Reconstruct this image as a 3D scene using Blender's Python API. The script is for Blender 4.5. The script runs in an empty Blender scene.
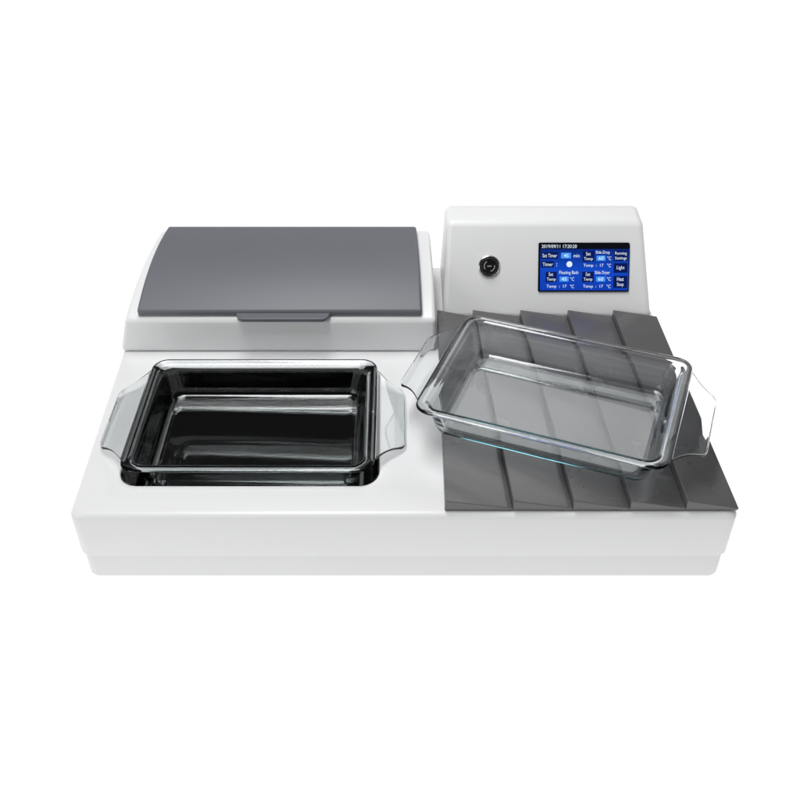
import bpy, bmesh, math
from mathutils import Vector, Matrix
sc=bpy.context.scene
sc.view_settings.view_transform='Standard'
sc.view_settings.look='None'
sc.view_settings.exposure=0
COL=sc.collection

# ---------------- materials ----------------
def newmat(name):
    m=bpy.data.materials.new(name); m.use_nodes=True
    return m, m.node_tree, m.node_tree.nodes['Principled BSDF']
def plain(name,col,rough=.4,metal=0,coat=0,bump=0,bscale=900,var=0,spec=.5,rvar=0):
    m,nt,b=newmat(name)
    b.inputs['Base Color'].default_value=(*col,1)
    b.inputs['Roughness'].default_value=rough
    b.inputs['Metallic'].default_value=metal
    b.inputs['Coat Weight'].default_value=coat
    b.inputs['Coat Roughness'].default_value=.15
    b.inputs['Specular IOR Level'].default_value=spec
    tc=nt.nodes.new('ShaderNodeTexCoord')
    if bump:
        n=nt.nodes.new('ShaderNodeTexNoise'); n.inputs['Scale'].default_value=bscale; n.inputs['Detail'].default_value=2
        bp=nt.nodes.new('ShaderNodeBump'); bp.inputs['Strength'].default_value=bump; bp.inputs['Distance'].default_value=.0004
        nt.links.new(tc.outputs['Object'],n.inputs['Vector']); nt.links.new(n.outputs['Fac'],bp.inputs['Height'])
        nt.links.new(bp.outputs['Normal'],b.inputs['Normal'])
    if var or rvar:
        n=nt.nodes.new('ShaderNodeTexNoise'); n.inputs['Scale'].default_value=9; n.inputs['Detail'].default_value=5
        nt.links.new(tc.outputs['Object'],n.inputs['Vector'])
        if var:
            r=nt.nodes.new('ShaderNodeMapRange'); r.inputs['To Min'].default_value=1-var; r.inputs['To Max'].default_value=1+var
            mx=nt.nodes.new('ShaderNodeVectorMath'); mx.operation='SCALE'; mx.inputs[0].default_value=col
            nt.links.new(n.outputs['Fac'],r.inputs['Value']); nt.links.new(r.outputs['Result'],mx.inputs['Scale'])
            nt.links.new(mx.outputs['Vector'],b.inputs['Base Color'])
        if rvar:
            r=nt.nodes.new('ShaderNodeMapRange'); r.inputs['To Min'].default_value=rough-rvar; r.inputs['To Max'].default_value=rough+rvar
            nt.links.new(n.outputs['Fac'],r.inputs['Value']); nt.links.new(r.outputs['Result'],b.inputs['Roughness'])
    return m
WHITE=plain('white_powder_coat',(.785,.788,.793),.34,bump=.10,var=.008)
LID=plain('grey_lid_plastic',(.130,.137,.155),.44,bump=.12,var=.03,spec=.4)
PLATE=plain('grey_drying_plate',(.125,.122,.126),.27,metal=.2,bump=.1,var=.06,rvar=.05)
BLACK=plain('black_enamel',(.003,.003,.0032),.06,spec=.35)
CHROME=plain('chrome',(.62,.62,.62),.22,metal=1)
SILVER=plain('satin_silver',(.42,.42,.42),.35,metal=.5)
DARK=plain('dark_metal',(.012,.012,.012),.25,metal=.3)
BEZEL=plain('black_glass_bezel',(.004,.005,.01),.12,spec=.3)

def glow(name,col,st):
    m,nt,b=newmat(name)
    b.inputs['Base Color'].default_value=(col[0]*.2,col[1]*.2,col[2]*.2,1)
    b.inputs['Roughness'].default_value=.25; b.inputs['Specular IOR Level'].default_value=.2
    b.inputs['Emission Color'].default_value=(*col,1)
    b.inputs['Emission Strength'].default_value=st
    return m
TXT=glow('screen_white',(.80,.90,1),.8)
BTN=glow('screen_button_navy',(.002,.010,.10),.8)
VAL=glow('screen_value_blue',(.06,.30,.85),.9)
m,nt,b=newmat('screen_blue')
tc=nt.nodes.new('ShaderNodeTexCoord'); sx=nt.nodes.new('ShaderNodeSeparateXYZ'); cr=nt.nodes.new('ShaderNodeValToRGB')
nt.links.new(tc.outputs['Generated'],sx.inputs[0]); nt.links.new(sx.outputs['Z'],cr.inputs['Fac'])
cr.color_ramp.elements[0].color=(.004,.045,.44,1); cr.color_ramp.elements[1].color=(.002,.016,.18,1)
e=cr.color_ramp.elements.new(.5); e.color=(.005,.065,.56,1)
nt.links.new(cr.outputs['Color'],b.inputs['Emission Color']); b.inputs['Emission Strength'].default_value=.9
b.inputs['Base Color'].default_value=(.002,.01,.05,1); b.inputs['Roughness'].default_value=.2; b.inputs['Specular IOR Level'].default_value=.2
SCR=m
m,nt,b=newmat('clear_glass')
b.inputs['Base Color'].default_value=(1,1,1,1); b.inputs['Roughness'].default_value=0.0
b.inputs['Transmission Weight'].default_value=1; b.inputs['IOR'].default_value=1.46
va=nt.nodes.new('ShaderNodeVolumeAbsorption'); va.inputs['Color'].default_value=(.22,.80,.88,1); va.inputs['Density'].default_value=10
nt.links.new(va.outputs[0],nt.nodes['Material Output'].inputs['Volume'])
GLASS=m
m,nt,b=newmat('white_ground_added_glow')
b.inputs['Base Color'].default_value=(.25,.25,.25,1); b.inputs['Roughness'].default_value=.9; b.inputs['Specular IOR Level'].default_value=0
b.inputs['Emission Color'].default_value=(1,1,1,1); b.inputs['Emission Strength'].default_value=.99  # glow added to the ground: keeps it white and washes out contact shadow
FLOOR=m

# ---------------- helpers ----------------
def mkobj(name,bm,mat,parent=None,smooth=True,bevel=0,seg=3,angle=30):
    bmesh.ops.recalc_face_normals(bm,faces=bm.faces)
    me=bpy.data.meshes.new(name); bm.to_mesh(me); bm.free()
    me.materials.append(mat)
    o=bpy.data.objects.new(name,me); COL.objects.link(o)
    if smooth:
        for p in me.polygons: p.use_smooth=True
        me.set_sharp_from_angle(angle=math.radians(angle))
    if bevel:
        md=o.modifiers.new('Bevel','BEVEL'); md.width=bevel; md.segments=seg; md.limit_method='ANGLE'; md.angle_limit=math.radians(32); md.harden_normals=True
    if parent: o.parent=parent
    return o
def quad_loop(c,r,z,inset=0,n=8):
    sg=[(1,1),(-1,1),(-1,-1),(1,-1)]
    P=[Vector((c[i][0]+sg[i][0]*inset,c[i][1]+sg[i][1]*inset)) for i in range(4)]
    out=[]
    for i in range(4):
        p=P[i];u=(P[i-1]-p).normalized();v=(P[(i+1)%4]-p).normalized();ce=p+r*(u+v)
        for k in range(n+1):
            t=math.pi/2*k/n
            q=ce-r*(v*math.cos(t)+u*math.sin(t)); out.append((q.x,q.y,z))
    return out
def rect(a,b): return [(-a,-b),(a,-b),(a,b),(-a,b)]
def loft(bm,loops,cap0=True,cap1=True):
    L=[[bm.verts.new(p) for p in l] for l in loops]; n=len(L[0])
    for A,B in zip(L,L[1:]):
        for i in range(n):
            j=(i+1)%n
            bm.faces.new((A[i],A[j],B[j],B[i]))
    if cap0: bm.faces.new(L[0])
    if cap1: bm.faces.new(L[-1])
    return L
def box(bm,x0,x1,y0,y1,z0,z1,M=None):
    vs=[]
    for z in (z0,z1):
        for x,y in ((x0,y0),(x1,y0),(x1,y1),(x0,y1)):
            v=Vector((x,y,z)); vs.append(bm.verts.new(M@v if M else v))
    for f in ((0,1,2,3),(4,5,6,7),(0,1,5,4),(1,2,6,5),(2,3,7,6),(3,0,4,7)):
        bm.faces.new([vs[i] for i in f])

# ---------------- ground ----------------
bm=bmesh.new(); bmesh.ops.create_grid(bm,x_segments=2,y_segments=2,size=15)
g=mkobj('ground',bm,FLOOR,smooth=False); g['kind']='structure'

# ---------------- device ----------------
dev=bpy.data.objects.new('tissue_slide_station',None); COL.objects.link(dev)
dev['label']='white laboratory bench station with grey lid and blue touch screen'
dev['category']='laboratory machine'

OC=[(-.356,0),(.3645,0),(.349,.52),(-.373,.52)]
OL=[(-.3525,.0012),(.3610,.0012),(.346,.518),(-.3695,.518)]
BC=[(-.314,.0475),(-.0235,.0475),(-.0265,.268),(-.3185,.268)]
bm=bmesh.new()
loops=[quad_loop(OL,.010,.002,.0012),quad_loop(OL,.010,.006,.0),quad_loop(OL,.010,.0375,0),quad_loop(OC,.012,.0385,.0004),quad_loop(OC,.012,.0400,0)]
loops.append(quad_loop(OC,.012,.0935,0))
for k in range(1,9):
    t=math.pi/2*k/8; loops.append(quad_loop(OC,.012,.0935+.0075*math.sin(t),.0075*(1-math.cos(t))))
loops.append(quad_loop(BC,.026,.101,-.003))
for k in range(1,5):
    t=math.pi/2*k/4; loops.append(quad_loop(BC,.024,.101-.0025*(1-math.cos(t)),-.003+.0025*math.sin(t)))
loops.append(quad_loop(BC,.024,.094,-.0005))
loft(bm,loops,True,False)
base=mkobj('base_housing',bm,WHITE,dev)
bm=bmesh.new()
loops=[quad_loop(BC,.024,.0995,-.0003),quad_loop(BC,.024,.0985,.0012),quad_loop(BC,.024,.060,.003),quad_loop(BC,.024,.046,.004)]
for k in range(1,9):
    t=math.pi/2*k/8; loops.append(quad_loop(BC,.024,.046-.010*math.sin(t),.004+.010*(1-math.cos(t))))
loft(bm,loops,False,True)
mkobj('water_basin',bm,BLACK,dev)

def arc(n=16):
    p0=Vector((.3015,.150));p1=Vector((.385,.1835));p2=Vector((.492,.1765))
    return [p0*(1-t)**2+p1*2*t*(1-t)+p2*t*t for t in [i/n for i in range(n+1)]]
A=arc()
def extr(prof,xl,xr):
    bm=bmesh.new()
    l=[bm.verts.new((xl(y,z),y,z)) for y,z in prof]; r=[bm.verts.new((xr(y,z),y,z)) for y,z in prof]
    n=len(prof)
    for i in range(n):
        j=(i+1)%n; bm.faces.new((l[i],l[j],r[j],r[i]))
    bm.faces.new(l); bm.faces.new(r)
    return bm
prof=[(.2985,.1012)]+[(p.x,p.y) for p in A]+[(.503,.1012)]
bm=extr(prof,lambda y,z:-.3675+.0135*min(1,(z-.1012)/.05)+.0145*max(0,(y-.30)/.19)*min(1,(z-.1012)/.05),
            lambda y,z:.0485-.0022*min(1,(z-.1012)/.05)-.004*max(0,(y-.30)/.19))
mkobj('bath_housing',bm,WHITE,dev,bevel=.0055,seg=5)
top=[];bot=[]
n=18
def lidz(y):
    for a,b in zip(A,A[1:]):
        if a.x<=y<=b.x: return a.y+(b.y-a.y)*(y-a.x)/(b.x-a.x)
    return A[0].y if y<A[0].x else A[-1].y
ys=[.3055+(.484-.3055)*i/n for i in range(n+1)]
for y in ys:
    t=(y-.3055)/(.484-.3055)
    bot.append((y,lidz(y)+.0008))
    top.append((y-.001,lidz(y)+.0105+.0025*math.sin(math.pi*t)))
prof=bot+top[::-1]
bm=extr(prof,lambda y,z:-.3375+.0105*(y-.3055)/.18,lambda y,z:.0285-.0055*(y-.3055)/.18)
lid=mkobj('lid',bm,LID,dev,bevel=.0035,seg=4)
bm=bmesh.new()
zt=.1585
pl=[(-.212,.3085),(-.2065,.2945),(-.202,.2915),(-.098,.2915),(-.0935,.2945),(-.088,.3085)]
loft(bm,[[(x,y,zt-.0055) for x,y in pl],[(x,y,zt) for x,y in pl]])
mkobj('lid_handle',bm,LID,lid,bevel=.0015,seg=3)

prof=[(.379,.1012),(.450,.212),(.493,.2145),(.508,.2055),(.512,.1012)]
bm=extr(prof,lambda y,z:.0590+.0050*min(1,(z-.1012)/.11),lambda y,z:.3475-.0145*min(1,(z-.1012)/.11))
mkobj('control_housing',bm,WHITE,dev,bevel=.008,seg=6)

u=Vector((0,.071,.1108)).normalized(); nrm=Vector((0,-u.z,u.y)); 
FM=Matrix(((1,0,0,0),(0,u.y,nrm.y,.379),(0,u.z,nrm.z,.1012),(0,0,0,1)))
K=1.2975/944
def fx(px): return (px-400)*K
def fs(py): return .0365+(291-py)*(.0645/47)
def frect(bm,x0,x1,y0,y1,h,r=.0008,th=.0003):
    X0,X1,Y0,Y1=fx(x0),fx(x1),fs(y1),fs(y0)
    c=[(X0,Y0),(X1,Y0),(X1,Y1),(X0,Y1)]
    loft(bm,[[FM@Vector(p) for p in quad_loop(c,r,h,0,4)],[FM@Vector(p) for p in quad_loop(c,r,h+th,0.0001,4)]])
bm=bmesh.new(); frect(bm,538,629,242.5,291.5,.0002,.0025,.0016)
screen=mkobj('touch_screen',bm,BEZEL,dev)
bm=bmesh.new(); frect(bm,540,628,249,290,.0019,.0003,.0002)
mkobj('display_panel',bm,SCR,screen)
for nm,mt,rs in (('screen_button',BTN,((541,557.5,252,258.6),(541,553.5,261,267.2),(582,593.5,251,261.5),(545.5,556.5,271.5,281.8),(582,593.5,271.5,281.8))),
              ('menu_button',BTN,((613.3,627,250.5,260.8),(613.3,627,263,272.5),(613.3,627,275.5,287.5))),
              ('value_field',VAL,((560.5,570.5,252.6,258.2),(596,605,255.5,260.6),(559.5,568.5,276.2,281.2),(596,605,276.2,281.2)))):
    for r_ in rs:
        bm=bmesh.new(); frect(bm,*r_,.0022,.0004,.0002); mkobj(nm,bm,mt,screen)
tb=bmesh.new()
def text(s,x0,x1,y0,y1,h=.0026):
    cu=bpy.data.curves.new('t','FONT'); cu.body=s; cu.size=1; cu.offset=.004
    cu.resolution_u=3
    o=bpy.data.objects.new('t',cu); COL.objects.link(o)
    bpy.context.view_layer.update()
    me=bpy.data.meshes.new_from_object(o.evaluated_get(bpy.context.evaluated_depsgraph_get()))
    xs=[v.co.x for v in me.vertices]; yy=[v.co.y for v in me.vertices]
    ax,bx,ay,by=min(xs),max(xs),min(yy),max(yy)
    for v in me.vertices:
        X=fx(x0)+(v.co.x-ax)/(bx-ax)*(fx(x1)-fx(x0))
        Y=fs(y1)+(v.co.y-ay)/(by-ay)*(fs(y0)-fs(y1))
        v.co=FM@Vector((X,Y,h))
    tb.from_mesh(me)
    bpy.data.objects.remove(o); bpy.data.curves.remove(cu); bpy.data.meshes.remove(me)
text('2019/09/11 17:20:20',541,576,244.6,248.0)
text('Set Timer',542,556.5,253.6,257.2)
text('45',563.2,568,253.8,257.2)
text('min',573,579,254,257.2)
text('Timer',542.2,552.5,262.4,265.8)
text(':',556,556.8,263,265.8)
text('Slide Drop',595,609,250.6,254.6)
text('Set',585.4,590,252,255.4); text('Temp',583.4,592.2,257,260.9)
text('60',598,603,256.3,259.8); text('°C',606.6,610.6,256.2,260)
text('Temp  :  17',583,603,263.6,267.4); text('°C',606.6,610.6,263.4,267)
text('Floating Bath',559,578,270.5,274.8)
text('Set',548.4,553,272.2,275.6); text('Temp',546.6,555.6,277.3,281.2)
text('45',561.5,566.5,277,280.4); text('°C',570,574,276.8,280.4)
text('Temp  :  17',546.5,566.5,284.4,288.2); text('°C',570,574,284.2,287.8)
text('Slide Dryer',594.5,609.5,270.5,274.8)
text('Set',585.4,590,272.2,275.6); text('Temp',583.4,592.2,277.3,281.2)
text('60',598,603,277,280.4); text('°C',606.6,610.6,276.8,280.4)
text('Temp  :  17',583,603,284.4,288.2); text('°C',606.6,610.6,284.2,287.8)
text('Running',614.4,626,251.6,255.4); text('Settings',614.4,626,256.4,260.2)
text('Light',616.3,624,265.6,270)
text('Heat',616.8,623.6,276.8,280.6); text('Stop',616.8,623.6,282.2,286.6)
mkobj('screen_text',tb,TXT,screen,smooth=False)
bm=bmesh.new()
cx,cy,R=fx(569),fs(264),.0040
ring=[(cx+R*math.cos(t*math.pi/14),cy+R*math.sin(t*math.pi/14)) for t in range(28)]
loft(bm,[[FM@Vector((x,y,.0022)) for x,y in ring],[FM@Vector((x,y,.0025)) for x,y in ring]])
ic=mkobj('status_icon',bm,TXT,screen)

def turned(prof,cx,cs,n=40,cap0=False,cap1=True):
    bm=bmesh.new()
    loops=[[FM@Vector((cx+r*math.cos(2*math.pi*i/n),cs+r*math.sin(2*math.pi*i/n),h)) for i in range(n)] for r,h in prof]
    loft(bm,loops,cap0,cap1); return bm
kx,ks=fx(489),fs(266)
bm=turned([(.0152,.0001),(.0152,.0012),(.0146,.0028),(.0135,.0034),(.0125,.0028),(.0120,.0012),(.0119,.0006)],kx,ks,cap1=True)
lock=mkobj('key_lock',bm,CHROME,dev)
bm=turned([(.0114,.0008),(.0114,.0044),(.0105,.0056),(.0074,.0058),(.0068,.0050)],kx,ks)
mkobj('lock_barrel',bm,DARK,lock)
bm=bmesh.new()
def arcstrip(r0,r1,a0,a1,h):
    A_=[math.radians(a0+(a1-a0)*i/10) for i in range(11)]
    o0=[bm.verts.new(FM@Vector((kx+r0*math.cos(t),ks+r0*math.sin(t),h))) for t in A_]
    i0=[bm.verts.new(FM@Vector((kx+r1*math.cos(t),ks+r1*math.sin(t),h))) for t in A_]
    for i in range(10): bm.faces.new((o0[i],o0[i+1],i0[i+1],i0[i]))
arcstrip(.0078,.0064,120,215,.0061); arcstrip(.0078,.0064,-75,10,.0061)  # silver arcs build the S-shaped highlights of the lock into the mesh
box(bm,kx-.0030,kx+.0028,ks-.0009,ks+.0008,.0053,.0061,FM)
mkobj('keyhole_and_highlights',bm,SILVER,lock,smooth=False)

# drying plate
F=[.048,.121,.1855,.2466,.3066,.3634]; B=[.0510,.0995,.1645,.2295,.2917,.3539]
bm=bmesh.new()
yf,yb=.0065,.3765
loft(bm,[[(F[0],yf+.001,z),(F[5]-.0005,yf+.001,z),(B[5]-.0005,yb,z),(B[0],yb,z)] for z in (.1013,.1035)])
for k in range(5):
    f0,f1,b0,b1=F[k],F[k+1]-.0002,B[k],B[k+1]-.0002
    zl,zr=.1165,.1058
    lo=[(f0,yf,.1037),(f1,yf,.1037),(b1,yb,.1037),(b0,yb,.1037)]
    hi=[(f0,yf,zl),(f1,yf,zr),(b1,yb,zr),(b0,yb,zl)]
    loft(bm,[lo,hi])
mkobj('drying_plate',bm,PLATE,dev,bevel=.0009,seg=3)

# ---------------- glass dishes ----------------
a,b_=.1415,.1045; DEP=.045
def dish(name,label):
    bm=bmesh.new()
    c=rect(a,b_); loops=[]
    for r_,z,ins in ((.014,0,.030),(.016,.0006,.0245),(.017,.0035,.0195),(.018,.010,.0170),(.018,.030,.0125),(.018,.0375,.0105),
                     (.018,.0405,.0088),(.019,.0413,.0068),(.019,.0415,.0020),(.019,.0420,.0006),(.019,.0432,.0),(.019,.0444,.0006),(.019,.0450,.0020),(.018,.0449,.0085),
                     (.017,.0440,.0110),(.016,.0415,.0130),(.016,.0365,.0145),(.016,.0140,.0205),(.015,.0070,.0235),(.013,.0045,.0280),(.011,.0040,.0330)):
        loops.append(quad_loop(c,r_,z,ins))
    loft(bm,loops)
    o=mkobj(name,bm,GLASS,None,angle=60)
    o['label']=label; o['category']='glass dish'; o['group']='glass baking dishes'
    for s in (-1,1):
        bm=bmesh.new()
        def zdrop(o_): return .0436-.0095*(o_/.034)**1.2
        tv=[];bv=[]
        os_=[.0003,.004,.008,.012,.016,.021,.026,.030,.0325,.0340,.0350]
        mxs=[.083,.0780,.0725,.0675,.0635,.0595,.0567,.0540,.0510,.0470,.042]
        N=12
        for o_,mx in zip(os_,mxs):
            th=.0030 if o_<.03 else .0042
            tv.append([bm.verts.new((s*(a+o_),mx*(2*j/N-1),zdrop(o_))) for j in range(N+1)])
            bv.append([bm.verts.new((s*(a+o_),mx*(2*j/N-1),zdrop(o_)-th)) for j in range(N+1)])
        for G in (tv,bv):
            for r0,r1 in zip(G,G[1:]):
                for j in range(N): bm.faces.new((r0[j],r0[j+1],r1[j+1],r1[j]))
        for i in range(len(tv)-1):
            bm.faces.new((tv[i][0],tv[i+1][0],bv[i+1][0],bv[i][0])); bm.faces.new((tv[i][N],tv[i+1][N],bv[i+1][N],bv[i][N]))
        for j in range(N):
            bm.faces.new((tv[0][j],tv[0][j+1],bv[0][j+1],bv[0][j])); bm.faces.new((tv[-1][j],tv[-1][j+1],bv[-1][j+1],bv[-1][j]))
        h=mkobj('handle',bm,GLASS,o,bevel=.0012,seg=3)
    return o
d1=dish('glass_dish','clear rectangular glass dish with side handles set over the black basin')
d1.location=(-.1700,.1540,.0750)
d2=dish('glass_dish','clear empty glass dish turned askew on the grey slatted plate')
d2.location=(.1820,.1520,.1168); d2.rotation_euler=(0,0,math.radians(-21))

# ---------------- light ----------------
w=bpy.data.worlds.new('World'); sc.world=w; w.use_nodes=True
nt=w.node_tree; bg=nt.nodes['Background']
tc=nt.nodes.new('ShaderNodeTexCoord'); sx=nt.nodes.new('ShaderNodeSeparateXYZ'); cr=nt.nodes.new('ShaderNodeValToRGB')
nt.links.new(tc.outputs['Generated'],sx.inputs[0]); nt.links.new(sx.outputs['Z'],cr.inputs['Fac'])
R_=cr.color_ramp
R_.elements[0].color=(.85,.85,.85,1); R_.elements[1].color=(.8,.8,.8,1)
for p_,v_ in ((.28,.75),(.42,.06),(.90,.06)):
    e=R_.elements.new(p_); e.color=(v_,v_,v_,1)
nt.links.new(cr.outputs['Color'],bg.inputs['Color']); bg.inputs['Strength'].default_value=.75
def area(name,loc,tgt,sx_,sy_,p):
    L=bpy.data.lights.new(name,'AREA'); L.shape='RECTANGLE'; L.size=sx_; L.size_y=sy_; L.energy=p
    o=bpy.data.objects.new(name,L); COL.objects.link(o); o.location=loc
    o.rotation_euler=(Vector(tgt)-Vector(loc)).to_track_quat('-Z','Y').to_euler(); return o
area('overhead_softbox',(-.25,.32,1.7),(0,.25,.1),1.3,.45,24)
area('side_softbox',(-1.5,-1.2,1.1),(0,.1,.1),.9,.9,7)
area('rear_softbox',(.70,1.95,1.65),(.18,.15,.1),1.05,.55,4.5)

cam=bpy.data.cameras.new('camera'); co=bpy.data.objects.new('camera',cam); COL.objects.link(co)
co.location=(0,-.710,.8285); co.rotation_euler=(math.radians(90-38.7),0,0)
cam.lens=42.48; cam.sensor_width=36; cam.clip_end=100; cam.clip_start=.01
sc.camera=co
